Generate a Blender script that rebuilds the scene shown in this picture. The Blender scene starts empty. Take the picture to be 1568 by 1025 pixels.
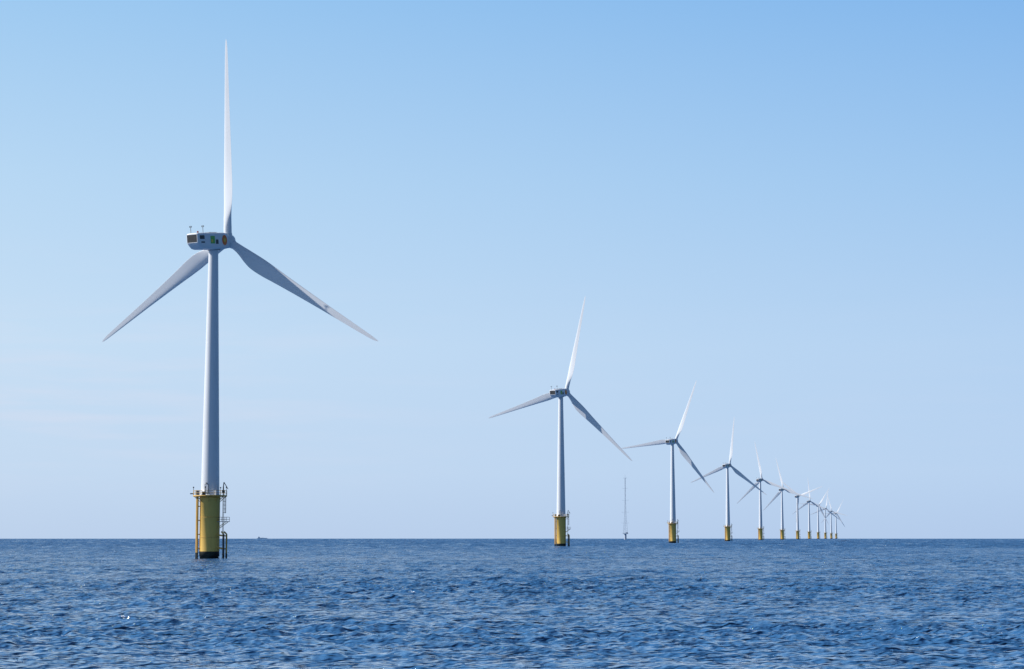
import bpy, math, random
import numpy as np
from mathutils import Matrix, Vector
random.seed(4); rng=np.random.default_rng(7)
scene=bpy.context.scene
R_E=7.4e6
def drop(x,y): return -(x*x+y*y)/(2*R_E)

# ---------------------------------------------------------------- materials
def mat(name):
    m=bpy.data.materials.new(name); m.use_nodes=True
    nt=m.node_tree; return m,nt,nt.nodes['Principled BSDF']
def paint(name,col,rough=0.45,dirt=0.12,scale=0.6,dirtcol=(0.25,0.2,0.14),stretch=(1,1,0.15)):
    m,nt,b=mat(name); N=nt.nodes; L=nt.links
    tc=N.new('ShaderNodeTexCoord'); mp=N.new('ShaderNodeMapping'); mp.inputs['Scale'].default_value=stretch
    L.new(tc.outputs['Object'],mp.inputs[0])
    n=N.new('ShaderNodeTexNoise'); n.inputs['Scale'].default_value=scale; n.inputs['Detail'].default_value=6
    L.new(mp.outputs[0],n.inputs['Vector'])
    r=N.new('ShaderNodeMapRange'); r.inputs[1].default_value=0.42; r.inputs[2].default_value=0.75
    r.inputs[3].default_value=0; r.inputs[4].default_value=dirt
    L.new(n.outputs[0],r.inputs[0])
    mx=N.new('ShaderNodeMix'); mx.data_type='RGBA'; mx.inputs[6].default_value=(*col,1); mx.inputs[7].default_value=(*dirtcol,1)
    L.new(r.outputs[0],mx.inputs[0]); L.new(mx.outputs[2],b.inputs['Base Color'])
    b.inputs['Roughness'].default_value=rough
    return m
M_white=paint('white_paint',(0.79,0.81,0.84),0.4,0.08,0.4)
M_blade=paint('blade_gelcoat',(0.80,0.82,0.85),0.35,0.05,0.3,stretch=(1,1,0.3))
M_yellow=paint('yellow_paint',(0.93,0.58,0.13),0.6,0.20,1.2,(0.50,0.28,0.08))
M_yellow2=paint('yellow_steel',(0.76,0.46,0.10),0.6,0.40,1.5,(0.30,0.16,0.05))
M_dark=paint('dark_steel',(0.06,0.065,0.07),0.6,0.3,2.0)
M_black=paint('marine_growth',(0.02,0.022,0.018),0.7,0.5,3.0,(0.06,0.06,0.03),(1,1,1))
M_grey=paint('galvanised_steel',(0.30,0.31,0.32),0.5,0.4,2.0)
M_green=paint('green_decal',(0.16,0.50,0.10),0.5,0.05)
M_orange=paint('orange_decal',(0.85,0.20,0.04),0.5,0.05)
M_lemon=paint('lemon_decal',(0.85,0.60,0.08),0.5,0.05)
M_mast=paint('mast_haze_paint',(0.50,0.55,0.63),0.6,0.1,1.0)  # blue-grey base colour has the distance haze painted in
M_ship=paint('ship_haze_paint',(0.85,0.87,0.90),0.6,0.05,0.1)  # pale because haze over the far ship is put into its colour
M_red=paint('red_glass',(0.5,0.03,0.02),0.2)

# ---------------------------------------------------------------- mesh helper
class MB:
    def __init__(s): s.v=[];s.f=[];s.m=[];s.mats=[];s.sm=[]
    def mi(s,m):
        if m not in s.mats: s.mats.append(m)
        return s.mats.index(m)
    def add(s,vs,fs,m,smooth=False):
        o=len(s.v); s.v+= [tuple(v) for v in vs]; k=s.mi(m)
        for f in fs: s.f.append([i+o for i in f]); s.m.append(k); s.sm.append(smooth)
    def tube(s,p0,p1,r0,m,r1=None,n=10,cap=True):
        if r1 is None: r1=r0
        p0=Vector(p0);p1=Vector(p1);d=(p1-p0).normalized()
        a=Vector((0,0,1)) if abs(d.z)<0.9 else Vector((1,0,0))
        u=d.cross(a).normalized(); w=d.cross(u)
        vs=[]
        for p,r in((p0,r0),(p1,r1)):
            for i in range(n):
                t=2*math.pi*i/n; vs.append(p+u*math.cos(t)*r+w*math.sin(t)*r)
        s.add(vs,[[i,n+i,n+(i+1)%n,(i+1)%n] for i in range(n)],m,True)
        if cap: s.add(vs,[list(range(n)),list(range(2*n-1,n-1,-1))],m)
    def lathe(s,prof,m,n=48,axis='z',off=(0,0,0)):
        vs=[]
        for (r,h) in prof:
            for i in range(n):
                t=2*math.pi*i/n
                if axis=='z': vs.append((off[0]+r*math.cos(t),off[1]+r*math.sin(t),off[2]+h))
                else: vs.append((off[0]+r*math.cos(t),off[1]+h,off[2]-r*math.sin(t)))
        fs=[]
        for j in range(len(prof)-1):
            for i in range(n): fs.append([j*n+i,j*n+(i+1)%n,(j+1)*n+(i+1)%n,(j+1)*n+i])
        s.add(vs,fs,m,True)
    def box(s,c,d,m,rot=0):
        cx,cy,cz=c; vs=[]
        for x in(-1,1):
            for y in(-1,1):
                for z in(-1,1):
                    X=x*d[0]/2;Y=y*d[1]/2
                    vs.append((cx+X*math.cos(rot)-Y*math.sin(rot),cy+X*math.sin(rot)+Y*math.cos(rot),cz+z*d[2]/2))
        s.add(vs,[[0,1,3,2],[4,6,7,5],[0,4,5,1],[2,3,7,6],[0,2,6,4],[1,5,7,3]],m)
    def mesh(s,name):
        me=bpy.data.meshes.new(name); me.from_pydata(s.v,[],s.f)
        for m in s.mats: me.materials.append(m)
        me.polygons.foreach_set('material_index',s.m); me.polygons.foreach_set('use_smooth',s.sm)
        me.update(); return me

# ---------------------------------------------------------------- turbine parts
HUB=80.0; DECK=15.8
# foundation
f=MB()
f.lathe([(2.35,-6),(2.35,0.6),(2.50,0.6),(2.50,1.8)],M_black)
f.lathe([(2.50,1.8),(2.50,14.9),(2.62,14.95),(2.62,15.3),(2.5,15.35),(2.5,15.6)],M_yellow)
f.lathe([(2.56,5.2),(2.56,5.35)],M_yellow2)
f.lathe([(2.56,10.2),(2.56,10.35)],M_yellow2)
def P(a,r,z): return (r*math.cos(a),r*math.sin(a),z)
for a,r in ((math.radians(188),3.25),(math.radians(201),3.1)):
    f.tube(P(a,r,1.5),P(a,r,15.5),0.22,M_yellow2); f.tube(P(a,r,-4),P(a,r,1.5),0.24,M_black)
    for z in (2.5,6,9.5,13): f.tube(P(a,2.4,z),P(a,r,z),0.12,M_yellow2)
A=math.radians(-14)
def Q(x,y,z): return (x*math.cos(A)-y*math.sin(A), x*math.sin(A)+y*math.cos(A), z)
for y in (-0.95,0.95):
    f.tube(Q(4.15,y,-3),Q(4.15,y,1.3),0.24,M_black); f.tube(Q(4.15,y,1.3),Q(4.15,y,6.1),0.22,M_dark if y<0 else M_yellow2)
    f.tube(Q(4.15,y,6.1),Q(3.5,y*.9,6.7),0.2,M_yellow2)
    for z in (-0.3,2.4,5.6): f.tube(Q(2.2,y*.9,z+.3),Q(4.15,y,z),0.15,M_yellow2 if z>1 else M_black)
    f.tube(Q(3.55,y*.33,-1),Q(3.55,y*.33,15.6),0.055,M_dark,n=6)
for i in range(46): f.tube(Q(3.55,-.31,-0.6+i*.35),Q(3.55,.31,-0.6+i*.35),0.03,M_dark,n=5)
f.box(Q(3.7,0,9.2),(2.4,2.2,0.14),M_grey,A)
for z in (9.75,10.3):
    for p,q in (((4.85,-1.05),(4.85,1.05)),((2.6,-1.05),(4.85,-1.05)),((2.6,1.05),(4.85,1.05))):
        f.tube(Q(*p,z),Q(*q,z),0.05,M_dark,n=6)
for p in ((4.85,-1.05),(4.85,1.05),(3.6,-1.05),(3.6,1.05)): f.tube(Q(*p,9.2),Q(*p,10.3),0.05,M_dark,n=6)
f.tube(Q(2.4,-.8,7.6),Q(4.6,-.8,9.15),0.08,M_yellow2);f.tube(Q(2.4,.8,7.6),Q(4.6,.8,9.15),0.08,M_yellow2)
for i in range(5):
    z=11.4+i*.95; pts=[Q(3.6+.65*math.sin(t)+.0,.45*math.cos(t),z) for t in np.linspace(0,math.pi,7)]
    for a,b in zip(pts,pts[1:]): f.tube(a,b,0.05,M_dark,n=5)
for t in (0.7,1.57,2.4): f.tube(Q(3.6+.65*math.sin(t),.45*math.cos(t),11.3),Q(3.6+.65*math.sin(t),.45*math.cos(t),15.3),0.045,M_dark,n=5)
ME_found=f.mesh('foundation')

# platform
p=MB(); RP=4.25; NS=16
p.lathe([(2.3,DECK-.05),(RP,DECK-.05),(RP,DECK-.38),(RP-.15,DECK-.38),(RP-.15,DECK-.22),(2.3,DECK-.22)],M_yellow2,n=NS)
p.lathe([(2.3,DECK-.02),(RP-.05,DECK-.02)],M_grey,n=NS)
for i in range(NS):
    a=2*math.pi*i/NS; b=2*math.pi*(i+1)/NS
    if i%2==0: p.tube(P(a,2.55,DECK-1.6),P(a,RP-.3,DECK-.35),0.09,M_yellow2,n=6)
    p.tube(P(a,RP-.05,DECK-.3),P(a,RP-.05,DECK+1.15),0.05,M_yellow2,n=6)
    for z in (.55,1.12): p.tube(P(a,RP-.05,DECK+z),P(b,RP-.05,DECK+z),0.045,M_yellow2,n=6)
cx,cy,_=P(math.radians(-20),3.7,0)
p.tube((cx,cy,DECK),(cx,cy,DECK+2.1),0.15,M_dark); p.tube((cx,cy,DECK+2.1),(cx+.15,cy-.1,DECK+3.2),0.12,M_dark)
p.tube((cx+.15,cy-.1,DECK+3.2),(cx+1.2,cy-.4,DECK+1.5),0.09,M_dark); p.box((cx,cy,DECK+.9),(.6,.6,.7),M_dark)
p.box(P(math.radians(215),3.5,DECK+.55),(.8,.5,1.1),M_grey,.6); p.box(P(math.radians(252),3.5,DECK+.45),(.9,.5,.9),M_dark,.2)
p.box(P(math.radians(300),3.4,DECK+.6),(.6,.4,1.2),M_white,-.3)
for a in (178,262,-8,60,120):
    q=P(math.radians(a),RP-.05,0); p.tube((q[0],q[1],DECK),(q[0],q[1],DECK+1.9),0.06,M_dark,n=6); p.box((q[0],q[1],DECK+1.95),(.3,.3,.3),M_dark)
p.box((-RP-.3,-.5,DECK+.35),(.7,.5,.25),M_dark)
ME_plat=p.mesh('access_platform')

# tower
t=MB(); r0,r1=2.32,1.2; z0,z1=DECK-.2,HUB-2.25
prof=[(2.5,z0),(2.5,z0+.35),(r0,z0+.36)]
for k in range(1,41):
    u=k/40; z=z0+.36+(z1-z0-.36)*u; r=r0+(r1-r0)*(u**1.02)
    prof.append((r,z))
t.lathe(prof,M_white,n=64)
for zf in (32,54):
    u=(zf-z0)/(z1-z0); r=r0+(r1-r0)*u+.012; t.lathe([(r-.02,zf),(r,zf+.02),(r,zf+.14),(r-.02,zf+.16)],M_white,n=64)
da=math.radians(-105)
d=Vector((math.cos(da),math.sin(da),0)); w=Vector((-d.y,d.x,0))
t.box(d*2.27+Vector((0,0,z0+1.75)),(.16,1.05,2.3),M_grey,da); t.box(d*2.33+Vector((0,0,z0+1.75)),(.12,.85,2.05),M_white,da)
t.box(d*2.45+Vector((0,0,z0+3.15)),(.35,.3,.22),M_dark,da)
t.lathe([(r1,z1),(1.45,z1+.02),(1.45,z1+.5)],M_white,n=48)
ME_tower=t.mesh('tower')

# nacelle
n=MB()
secs=[(-8.3,1.75,-0.55,1.75),(-8.25,1.92,-.75,1.95),(-7.9,2.0,-1.15,2.02),(-6.9,2.05,-2.0,2.05),(-6.2,2.08,-2.15,2.08),(-2,2.1,-2.2,2.1),(2.2,2.1,-2.2,2.1),(3.3,2.0,-2.05,1.95),(3.9,1.75,-1.75,1.7),(4.0,1.5,-1.5,1.5)]
NN=40; vs=[]
for (y,hw,zb,zt) in secs:
    zc=(zb+zt)/2; hh=(zt-zb)/2
    for i in range(NN):
        a=2*math.pi*i/NN; c,s_=math.cos(a),math.sin(a); e=0.36
        vs.append((hw*math.copysign(abs(c)**e,c),y,zc+hh*math.copysign(abs(s_)**e,s_)))
fs=[]
for j in range(len(secs)-1):
    for i in range(NN): fs.append([j*NN+i,j*NN+(i+1)%NN,(j+1)*NN+(i+1)%NN,(j+1)*NN+i][::-1])
n.add(vs,fs,M_white,True)
n.add(vs[:NN],[list(range(NN))],M_white); n.add(vs[-NN:],[list(range(NN))[::-1]],M_white)
n.box((0,-8.33,.6),(3.1,.10,2.0),M_dark)
for z in (-.42,1.62): n.box((0,-8.36,z),(3.3,.18,.14),M_white)
for x in (-1.62,1.62): n.box((x,-8.36,.6),(.12,.178,1.9),M_white)
for k in range(6): n.box((0,-8.40,-.1+k*.28),(3.0,.05,.04),M_dark)
for sx in (-1,1):
    n.box((sx*2.055,-6.95,.85),(.10,1.7,.9),M_dark)
    n.box((sx*2.055,-6.7,-.4),(.10,1.3,.35),M_dark)
    n.box((sx*2.10,-2.9,.2),(.05,1.7,1.9),M_green); n.box((sx*2.115,-3.2,-.05),(.05,.6,.7),M_lemon)
    n.box((sx*2.10,-1.2,-.3),(.05,1.0,1.1),M_dark)
    for (rad_,mm_,xo) in ((1.2,M_orange,2.125),(.45,M_lemon,2.15)):
        vs=[(sx*xo,1.8+.85*rad_*math.cos(q),.1+1.1*rad_*math.sin(q)) for q in np.linspace(0,2*math.pi,18,endpoint=False)]
        n.add(vs,[list(range(18)) if sx>0 else list(range(18))[::-1]],mm_)
n.box((0,-1.5,2.13),(2.2,3.0,.12),M_grey)
for x,y in ((-1.1,-7.4),(1.0,-5.2)):
    n.tube((x,y,1.9),(x,y,3.9),.07,M_grey,n=6); n.tube((x-.3,y,3.5),(x+.3,y,3.5),.05,M_grey,n=6)
    n.tube((x-.3,y,3.5),(x-.3,y,3.85),.08,M_dark,n=6); n.tube((x+.3,y,3.5),(x+.3,y,3.85),.08,M_dark,n=6)
n.tube((.3,-6.4,2.0),(.3,-6.4,2.5),.2,M_red,n=10)
n.lathe([(1.62,-2.35),(1.62,-2.0)],M_grey,n=36)
ME_nac=n.mesh('nacelle')

h=MB()
h.lathe([(0.0,-1.75),(1.35,-1.75),(1.55,-1.6),(1.75,-1.2),(1.85,-.4),(1.8,.5),(1.55,1.2),(1.15,1.7),(.6,2.05),(0,2.15)],M_white,n=40,axis='y')
for k in range(3):
    a=2*math.pi*k/3; dx,dz=math.sin(a),math.cos(a)
    h.tube((dx*.9,0,dz*.9),(dx*2.0,0,dz*2.0),1.2,M_white,r1=1.12,n=28)
ME_hub=h.mesh('rotor_hub')

# blade
b=MB(); NB=36
S=[(1.9,2.05,1.0,27,0),(3.2,2.05,1.0,27,0),(5.0,2.45,.78,27,.35),(7.2,3.25,.50,27,.8),(9.5,3.85,.36,25,1),(11.5,4.0,.31,23,1),(14.5,3.8,.27,20,1),(19,3.2,.24,17,1),(25,2.6,.21,14,1),(32,2.0,.19,12,1),(39,1.5,.18,10,1),(45,1.1,.17,9,1),(48.3,.78,.16,8.5,1),(49.8,.45,.15,8,1),(50.4,.1,.15,8,1)]
Sr=np.array(S); rr=np.concatenate([np.linspace(1.9,16,34),np.linspace(16.6,48,40),np.linspace(48.3,50.4,9)])
vs=[]
from_cols=[np.interp(rr,Sr[:,0],Sr[:,c]) for c in range(5)]
ker=np.array([1,2,3,2,1])/9.
cols=[]
for c in range(1,5):
    a=from_cols[c]; ap=np.pad(a,2,mode='edge'); sm=np.convolve(ap,ker,'valid')
    sm[-8:]=a[-8:]; cols.append(sm)
for j,r in enumerate(rr):
    c,th,tw,bl=cols[0][j],cols[1][j],math.radians(cols[2][j]),cols[3][j]
    pre=0.6*(r/50.4)**2
    for i in range(NB):
        a=2*math.pi*i/NB; xi=(1+math.cos(a))/2; sg=math.sin(a)
        yt=5*th*(.2969*math.sqrt(xi)-.126*xi-.3516*xi**2+.2843*xi**3-.1036*xi**4)
        ya=math.copysign(yt,sg)+ .03*4*xi*(1-xi); ye=th*.5*sg
        yy=(bl*ya+(1-bl)*ye)*c; xx=(xi-(.5-.18*bl))*c
        vs.append((xx*math.cos(tw)+yy*math.sin(tw), -xx*math.sin(tw)+yy*math.cos(tw)+pre, 1.9+(r-1.9)*1.025))
fs=[]
J=len(rr)
for j in range(J-1):
    for i in range(NB): fs.append([j*NB+i,j*NB+(i+1)%NB,(j+1)*NB+(i+1)%NB,(j+1)*NB+i])
b.add(vs,fs,M_blade,True); b.add(vs[-NB:],[list(range(NB))],M_blade)
ME_blade=b.mesh('blade')

def child(parent,name,me,M=Matrix.Identity(4)):
    o=bpy.data.objects.new(name,me); scene.collection.objects.link(o); o.parent=parent; o.matrix_local=M; return o
YAW=math.radians(31); TILT=math.radians(7); CONE=math.radians(1.0)
phis=[2.6,16,24,9,-9,-12,70,-3,35,10,-14,30]
for k,ph in enumerate(phis):
    X=-75.6+101*k; Y=525+562*k
    e=bpy.data.objects.new('wind_turbine',None); scene.collection.objects.link(e)
    e.empty_display_size=5; e.location=(X,Y,drop(X,Y))
    child(e,'foundation',ME_found); child(e,'access_platform',ME_plat); child(e,'tower',ME_tower)
    Rn=Matrix.Translation((0,0,HUB))@Matrix.Rotation(-YAW+math.radians(random.uniform(-1,1) if k else 0),4,'Z')@Matrix.Rotation(TILT,4,'X')
    child(e,'nacelle',ME_nac,Rn)
    Rh=Rn@Matrix.Translation((0,5.75,0))@Matrix.Rotation(math.radians(ph),4,'Y')
    child(e,'rotor_hub',ME_hub,Rh)
    for j in range(3):
        child(e,'blade_%d'%(j+1),ME_blade,Rh@Matrix.Rotation(2*math.pi*j/3,4,'Y')@Matrix.Rotation(-CONE,4,'X'))

# ---------------------------------------------------------------- met mast
m=MB(); H=108
m.lathe([(1.9,-5),(1.9,10)],M_mast,n=20); m.box((0,0,10.2),(9,9,.5),M_mast)
for i in (-1,0,1):
    for j in (-1,0,1):
        if i or j: m.tube((i*4.3,j*4.3,10.4),(i*4.3,j*4.3,11.8),.12,M_mast,n=5)
for z in (11.1,11.8):
    for a,c in (((-4.3,-4.3),(4.3,-4.3)),((4.3,-4.3),(4.3,4.3)),((4.3,4.3),(-4.3,4.3)),((-4.3,4.3),(-4.3,-4.3))):
        m.tube((*a,z),(*c,z),.1,M_mast,n=5)
m.box((2.4,-1,11.6),(2.4,2.4,2.4),M_mast)
def wd(z): return 3.6*max(0,1-(z-10)/60)**1.5+.75
legs=[(math.cos(q),math.sin(q)) for q in (math.radians(90),math.radians(210),math.radians(330))]
zs=list(np.linspace(10.4,H-4,34))
for za,zb in zip(zs,zs[1:]):
    for i in range(3):
        a,c=legs[i],legs[(i+1)%3]; wa,wb=wd(za),wd(zb)
        m.tube((a[0]*wa,a[1]*wa,za),(a[0]*wb,a[1]*wb,zb),.14,M_mast,n=5)
        m.tube((a[0]*wa,a[1]*wa,za),(c[0]*wb,c[1]*wb,zb),.06,M_mast,n=4)
        m.tube((a[0]*wb,a[1]*wb,zb),(c[0]*wb,c[1]*wb,zb),.06,M_mast,n=4)
m.tube((0,0,H-5),(0,0,H+1),.14,M_mast,n=6)
for z,w_ in ((28,6),(46,5.5),(66,5),(86,4),(H-5,2.5)): m.tube((-w_,0,z),(w_,0,z),.09,M_mast,n=5); m.tube((-w_,0,z),(-w_,0,z+1.2),.12,M_mast,n=5); m.tube((w_,0,z),(w_,0,z+1.2),.12,M_mast,n=5)
o=bpy.data.objects.new('meteorological_mast',m.mesh('meteorological_mast')); scene.collection.objects.link(o)
o.location=(190,3520,drop(190,3520))

# ---------------------------------------------------------------- ship
s=MB()
L_=50
hull=[]
for z,sc in ((-3,.85),(0,.95),(2.8,1.0)):
    for (x,y) in ((-.5,-.8),(-.5,.8),(.3,1),(.42,.6),(.5+ (z>0)*.03,0),(.42,-.6),(.3,-1)):
        hull.append((x*L_*sc,y*5*sc,z))
fs=[]
for j in range(2):
    for i in range(7): fs.append([j*7+i,j*7+(i+1)%7,(j+1)*7+(i+1)%7,(j+1)*7+i])
fs.append(list(range(14,21)))
s.add(hull,fs,M_ship)
s.box((-15,0,4.6),(10,8,3.8),M_ship); s.box((-16,0,7.6),(6,7,2.4),M_ship); s.box((-17,0,9.6),(2.0,2.5,1.8),M_ship)
s.tube((-13,0,8),(-13,0,13),.3,M_ship,n=6); s.tube((19,0,2.6),(19,0,8),.3,M_ship,n=6)
for x in (-5,2.5,10): s.box((x,0,3.3),(6.5,8,1.4),M_ship)
s.tube((-1.2,0,2.6),(-1.2,0,8),.4,M_ship,n=6); s.tube((-1.2,0,8),(8,0,6.5),.25,M_ship,n=6)
o=bpy.data.objects.new('cargo_ship',s.mesh('cargo_ship')); scene.collection.objects.link(o)
o.location=(-1225,10300,drop(1225,10300)); o.rotation_euler=(0,0,math.radians(8))

# ---------------------------------------------------------------- sea
fine=np.radians(np.linspace(-20,20,860))
coarse=np.radians(np.linspace(20,340,80))[1:-1]
ang=np.concatenate([fine,coarse])
rad=[0.5,4,8,14,20,27,34,40,45,50,55,60,65]
r=65.
while r<13500:
    r+=max(0.22,r*0.0020 if r<1000 else r*.005); rad.append(r)
rad=np.array(rad)
dth=np.concatenate([np.full(len(fine),fine[1]-fine[0]),np.full(len(coarse),math.radians(4))])
dr=np.gradient(rad)
RR,AA=np.meshgrid(rad,ang,indexing='ij')
Xs=RR*np.sin(AA); Ys=RR*np.cos(AA)
cell=np.maximum(dr[:,None]*np.ones_like(AA),RR*dth[None,:]*0.6)
Z=np.zeros_like(Xs); DX=np.zeros_like(Xs); DY=np.zeros_like(Xs)
wd0=math.radians(12)+math.pi
lam=np.exp(np.linspace(math.log(0.7),math.log(16),80))
gust=np.zeros_like(Xs)
for i in range(12):
    q=rng.uniform(0,2*math.pi); l=rng.uniform(12,140); gust+=np.sin((Xs*math.cos(q)*.4+Ys*math.sin(q))*2*math.pi/l+rng.uniform(0,6.28))
gust=np.clip(1+0.09*gust,.5,1.5)
for l in lam:
    sp=0.62 if l<5 else 0.5
    th=wd0+rng.normal(0,sp); kx,ky=math.sin(th),math.cos(th); k=2*math.pi/l
    amp=0.0085*l*(1.0 if l<2.2 else (2.2/l)**0.9)
    att=np.clip((l/cell-2.2)/1.5,0,1)
    ph=k*(kx*Xs+ky*Ys)+rng.uniform(0,6.28)+2.0*np.sin((Xs*ky-Ys*kx)*k*.27+rng.uniform(0,6.28))+1.4*np.sin((Xs*kx+Ys*ky)*k*.13+rng.uniform(0,6.28))
    A_=amp*att*(gust if l<9 else 1)
    Z+=A_*np.cos(ph); DX-=kx*A_*np.sin(ph)*.8; DY-=ky*A_*np.sin(ph)*.8
for i in range(26):
    l=float(np.exp(rng.uniform(math.log(12),math.log(110)))); th=wd0+rng.normal(0,.5); kx,ky=math.sin(th),math.cos(th); k=2*math.pi/l
    att=np.clip((l/cell-2.2)/2.0,0,1)*np.clip((cell*11-l)/l,0,1)
    ph=k*(kx*Xs+ky*Ys)+rng.uniform(0,6.28)+1.5*np.sin((Xs*ky-Ys*kx)*k*.3+rng.uniform(0,6.28))
    Z+=min(.0055*l,.22)*att*np.cos(ph)
Z+= -(Xs**2+Ys**2)/(2*R_E)
co=np.stack([Xs+DX,Ys+DY,Z],-1).reshape(-1,3)
nr,na=Xs.shape
I=np.arange(nr-1)[:,None]*na; Jx=np.arange(na)[None,:]; J2=(Jx+1)%na
q=np.stack([I+Jx,I+na+Jx,I+na+J2,I+J2],-1).reshape(-1,4)
q=q[:, ::-1]
me=bpy.data.meshes.new('sea'); me.vertices.add(len(co)); me.vertices.foreach_set('co',co.astype(np.float32).ravel())
me.loops.add(q.size); me.loops.foreach_set('vertex_index',q.astype(np.int32).ravel())
me.polygons.add(len(q)); me.polygons.foreach_set('loop_start',(np.arange(len(q))*4).astype(np.int32)); me.polygons.foreach_set('loop_total',np.full(len(q),4,np.int32))
me.polygons.foreach_set('use_smooth',np.ones(len(q),bool)); me.update(calc_edges=True)
nz=me.polygons[1000].normal.z; print('sea normal z',nz, len(co))
if nz<0: me.flip_normals()
sea=bpy.data.objects.new('sea',me); scene.collection.objects.link(sea)
ms,nt,bs=mat('sea_water'); N=nt.nodes; L=nt.links
bs.inputs['Base Color'].default_value=(0.036,0.135,0.31,1); bs.inputs['IOR'].default_value=1.333
bs.inputs['Specular IOR Level'].default_value=0.58
tc=N.new('ShaderNodeTexCoord')
def noise(scale,det,sx,sy,rot=-29,rough=.6):
    mp=N.new('ShaderNodeMapping'); mp.inputs['Rotation'].default_value=(0,0,math.radians(rot)); mp.inputs['Scale'].default_value=(sx,sy,1)
    L.new(tc.outputs['Object'],mp.inputs[0]); nn=N.new('ShaderNodeTexNoise'); nn.inputs['Scale'].default_value=scale
    nn.inputs['Detail'].default_value=det; nn.inputs['Roughness'].default_value=rough; L.new(mp.outputs[0],nn.inputs['Vector']); return nn
n1=noise(2.4,2,.45,1.0,12,.5); n2=noise(.8,3,.5,1.0,8,.55); n3=noise(.12,5,.6,1.0,5,.65); n4=noise(.13,5,1.0,.45,0,.65); n5=noise(.012,4,1,.35,0,.6)
def bump(src,dist,strength=1,prev=None):
    bb=N.new('ShaderNodeBump'); bb.inputs['Distance'].default_value=dist; bb.inputs['Strength'].default_value=strength
    L.new(src.outputs[0],bb.inputs['Height'])
    if prev: L.new(prev.outputs[0],bb.inputs['Normal'])
    return bb
b3=bump(n3,4.5); b2=bump(n2,1.0,1,b3); b1=bump(n1,.4,1,b2)
L.new(b1.outputs[0],bs.inputs['Normal'])
def mrn(src,a,b_,c,d_):
    r=N.new('ShaderNodeMapRange'); r.inputs[1].default_value=a; r.inputs[2].default_value=b_; r.inputs[3].default_value=c; r.inputs[4].default_value=d_
    L.new(src,r.inputs[0]); return r.outputs[0]
def mth(op,a,b_):
    x=N.new('ShaderNodeMath'); x.operation=op; L.new(a,x.inputs[0]); L.new(b_,x.inputs[1]); return x.outputs[0]
# unresolved ripples offshore act as micro-roughness, ruffled in patches by the gusts
ln=N.new('ShaderNodeVectorMath'); ln.operation='LENGTH'; L.new(tc.outputs['Object'],ln.inputs[0])
base=mrn(ln.outputs['Value'],100,1300,.05,.44)
p4=mrn(n4.outputs[0],.35,.65,.35,1.65); p5=mrn(n5.outputs[0],.35,.65,.75,1.25)
L.new(mth('MULTIPLY',mth('MULTIPLY',base,p4),p5),bs.inputs['Roughness'])
me.materials.append(ms)

# ---------------------------------------------------------------- light
EL=math.radians(33); AZ=math.radians(-86)
w=bpy.data.worlds.new('World'); scene.world=w; w.use_nodes=True; nt=w.node_tree; N=nt.nodes; L=nt.links
STR=0.10
bg=N['Background']; sk=N.new('ShaderNodeTexSky'); sk.sky_type='NISHITA'; sk.sun_disc=False
sk.sun_elevation=EL; sk.sun_rotation=AZ%(2*math.pi); sk.air_density=1.0; sk.dust_density=0.6; sk.ozone_density=2.5; sk.altitude=0
def lin(c): return tuple(((v/255)/12.92 if v/255<=.04045 else ((v/255+.055)/1.055)**2.4) for v in c)
tc=N.new('ShaderNodeTexCoord'); sp=N.new('ShaderNodeSeparateXYZ'); L.new(tc.outputs['Generated'],sp.inputs[0])
def mrange(src,a,b_,c,d_):
    r=N.new('ShaderNodeMapRange'); r.inputs[1].default_value=a; r.inputs[2].default_value=b_; r.inputs[3].default_value=c; r.inputs[4].default_value=d_
    L.new(src,r.inputs[0]); return r.outputs[0]
def ramp(stops):
    cr=N.new('ShaderNodeValToRGB'); L.new(zz,cr.inputs[0]); el=cr.color_ramp.elements
    el[0].position=stops[0][0]; el[0].color=(*lin(stops[0][1]),1); el[1].position=stops[-1][0]; el[1].color=(*lin(stops[-1][1]),1)
    for pos,c in stops[1:-1]:
        e=el.new(pos); e.color=(*lin(c),1)
    return cr.outputs[0]
zz=mrange(sp.outputs[2],0,.6,0,1)
hazy=ramp([(0,(190,210,236)),(.05,(197,218,241)),(.15,(199,223,245)),(.28,(184,216,244)),(.42,(158,202,241)),(.65,(112,168,226)),(1,(75,130,200))])
clear=ramp([(0,(179,203,235)),(.05,(184,210,240)),(.15,(179,209,241)),(.28,(157,198,239)),(.42,(129,181,235)),(.65,(92,150,216)),(1,(62,118,192))])
fx=mrange(sp.outputs[0],-.26,.26,0,1)
g=N.new('ShaderNodeMix'); g.data_type='RGBA'; L.new(fx,g.inputs[0]); L.new(hazy,g.inputs[6]); L.new(clear,g.inputs[7])
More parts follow.
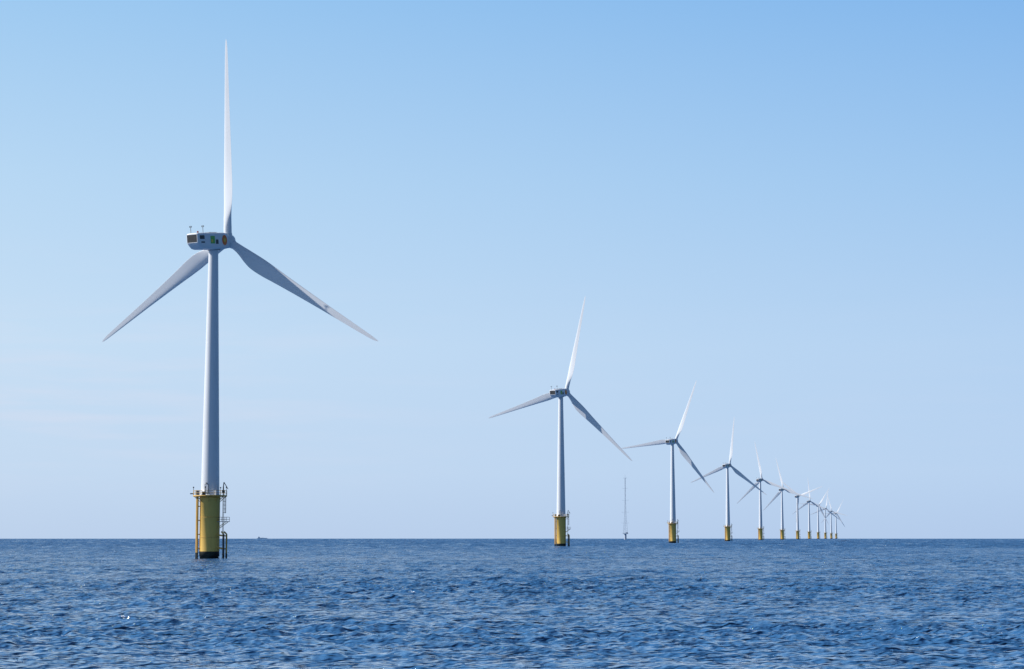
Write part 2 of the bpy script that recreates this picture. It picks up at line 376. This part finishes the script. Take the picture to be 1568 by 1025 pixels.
# thin low cirrus
mp=N.new('ShaderNodeMapping'); mp.inputs['Scale'].default_value=(7,7,70); mp.inputs['Location'].default_value=(1.3,.4,0); L.new(tc.outputs['Generated'],mp.inputs[0])
cn=N.new('ShaderNodeTexNoise'); cn.inputs['Scale'].default_value=1.6; cn.inputs['Detail'].default_value=4; L.new(mp.outputs[0],cn.inputs['Vector'])
def wm(a,b_):
    x=N.new('ShaderNodeMath'); x.operation='MULTIPLY'; L.new(a,x.inputs[0]); L.new(b_,x.inputs[1]); return x.outputs[0]
cl=wm(wm(mrange(cn.outputs[0],.45,.75,0,.4),mrange(sp.outputs[0],-.19,-.02,1,.12)),wm(mrange(sp.outputs[2],.015,.05,0,1),mrange(sp.outputs[2],.07,.14,1,0)))
gc=N.new('ShaderNodeMix'); gc.data_type='RGBA'; L.new(cl,gc.inputs[0]); L.new(g.outputs[2],gc.inputs[6]); gc.inputs[7].default_value=(*lin((222,224,240)),1)
d1=mrange(sp.outputs[0],.28,.9,1,.42); d2=mrange(sp.outputs[1],-.7,.4,.5,1)
mm=wm(d1,d2)
m2=N.new('ShaderNodeMath'); m2.operation='MULTIPLY'; L.new(mm,m2.inputs[0]); m2.inputs[1].default_value=1/STR
sc_=N.new('ShaderNodeVectorMath'); sc_.operation='SCALE'; L.new(m2.outputs[0],sc_.inputs['Scale']); L.new(gc.outputs[2],sc_.inputs[0])
fz=mrange(sp.outputs[2],.35,.8,0,1)
mx=N.new('ShaderNodeMix'); mx.data_type='RGBA'; L.new(fz,mx.inputs[0]); L.new(sc_.outputs[0],mx.inputs[6]); L.new(sk.outputs[0],mx.inputs[7])
L.new(mx.outputs[2],bg.inputs[0]); bg.inputs[1].default_value=STR
sd=bpy.data.lights.new('sun','SUN'); sd.energy=5.0; sd.angle=math.radians(.5); sd.color=(1,.96,.90)
so=bpy.data.objects.new('sun',sd); scene.collection.objects.link(so)
tos=Vector((math.sin(AZ)*math.cos(EL),math.cos(AZ)*math.cos(EL),math.sin(EL)))
so.rotation_euler=tos.to_track_quat('Z','Y').to_euler(); so.location=(-100,0,200)

# ---------------------------------------------------------------- camera
cd=bpy.data.cameras.new('camera'); cd.sensor_width=36; cd.lens=73.5; cd.clip_start=.5; cd.clip_end=40000
co_=bpy.data.objects.new('camera',cd); scene.collection.objects.link(co_)
co_.location=(0,0,5.6); co_.rotation_euler=(math.radians(90)+math.atan((825.5-4.6-512.5)/3200),0,0)
scene.camera=co_
scene.view_settings.view_transform='Standard'; scene.view_settings.look='None'; scene.view_settings.exposure=0
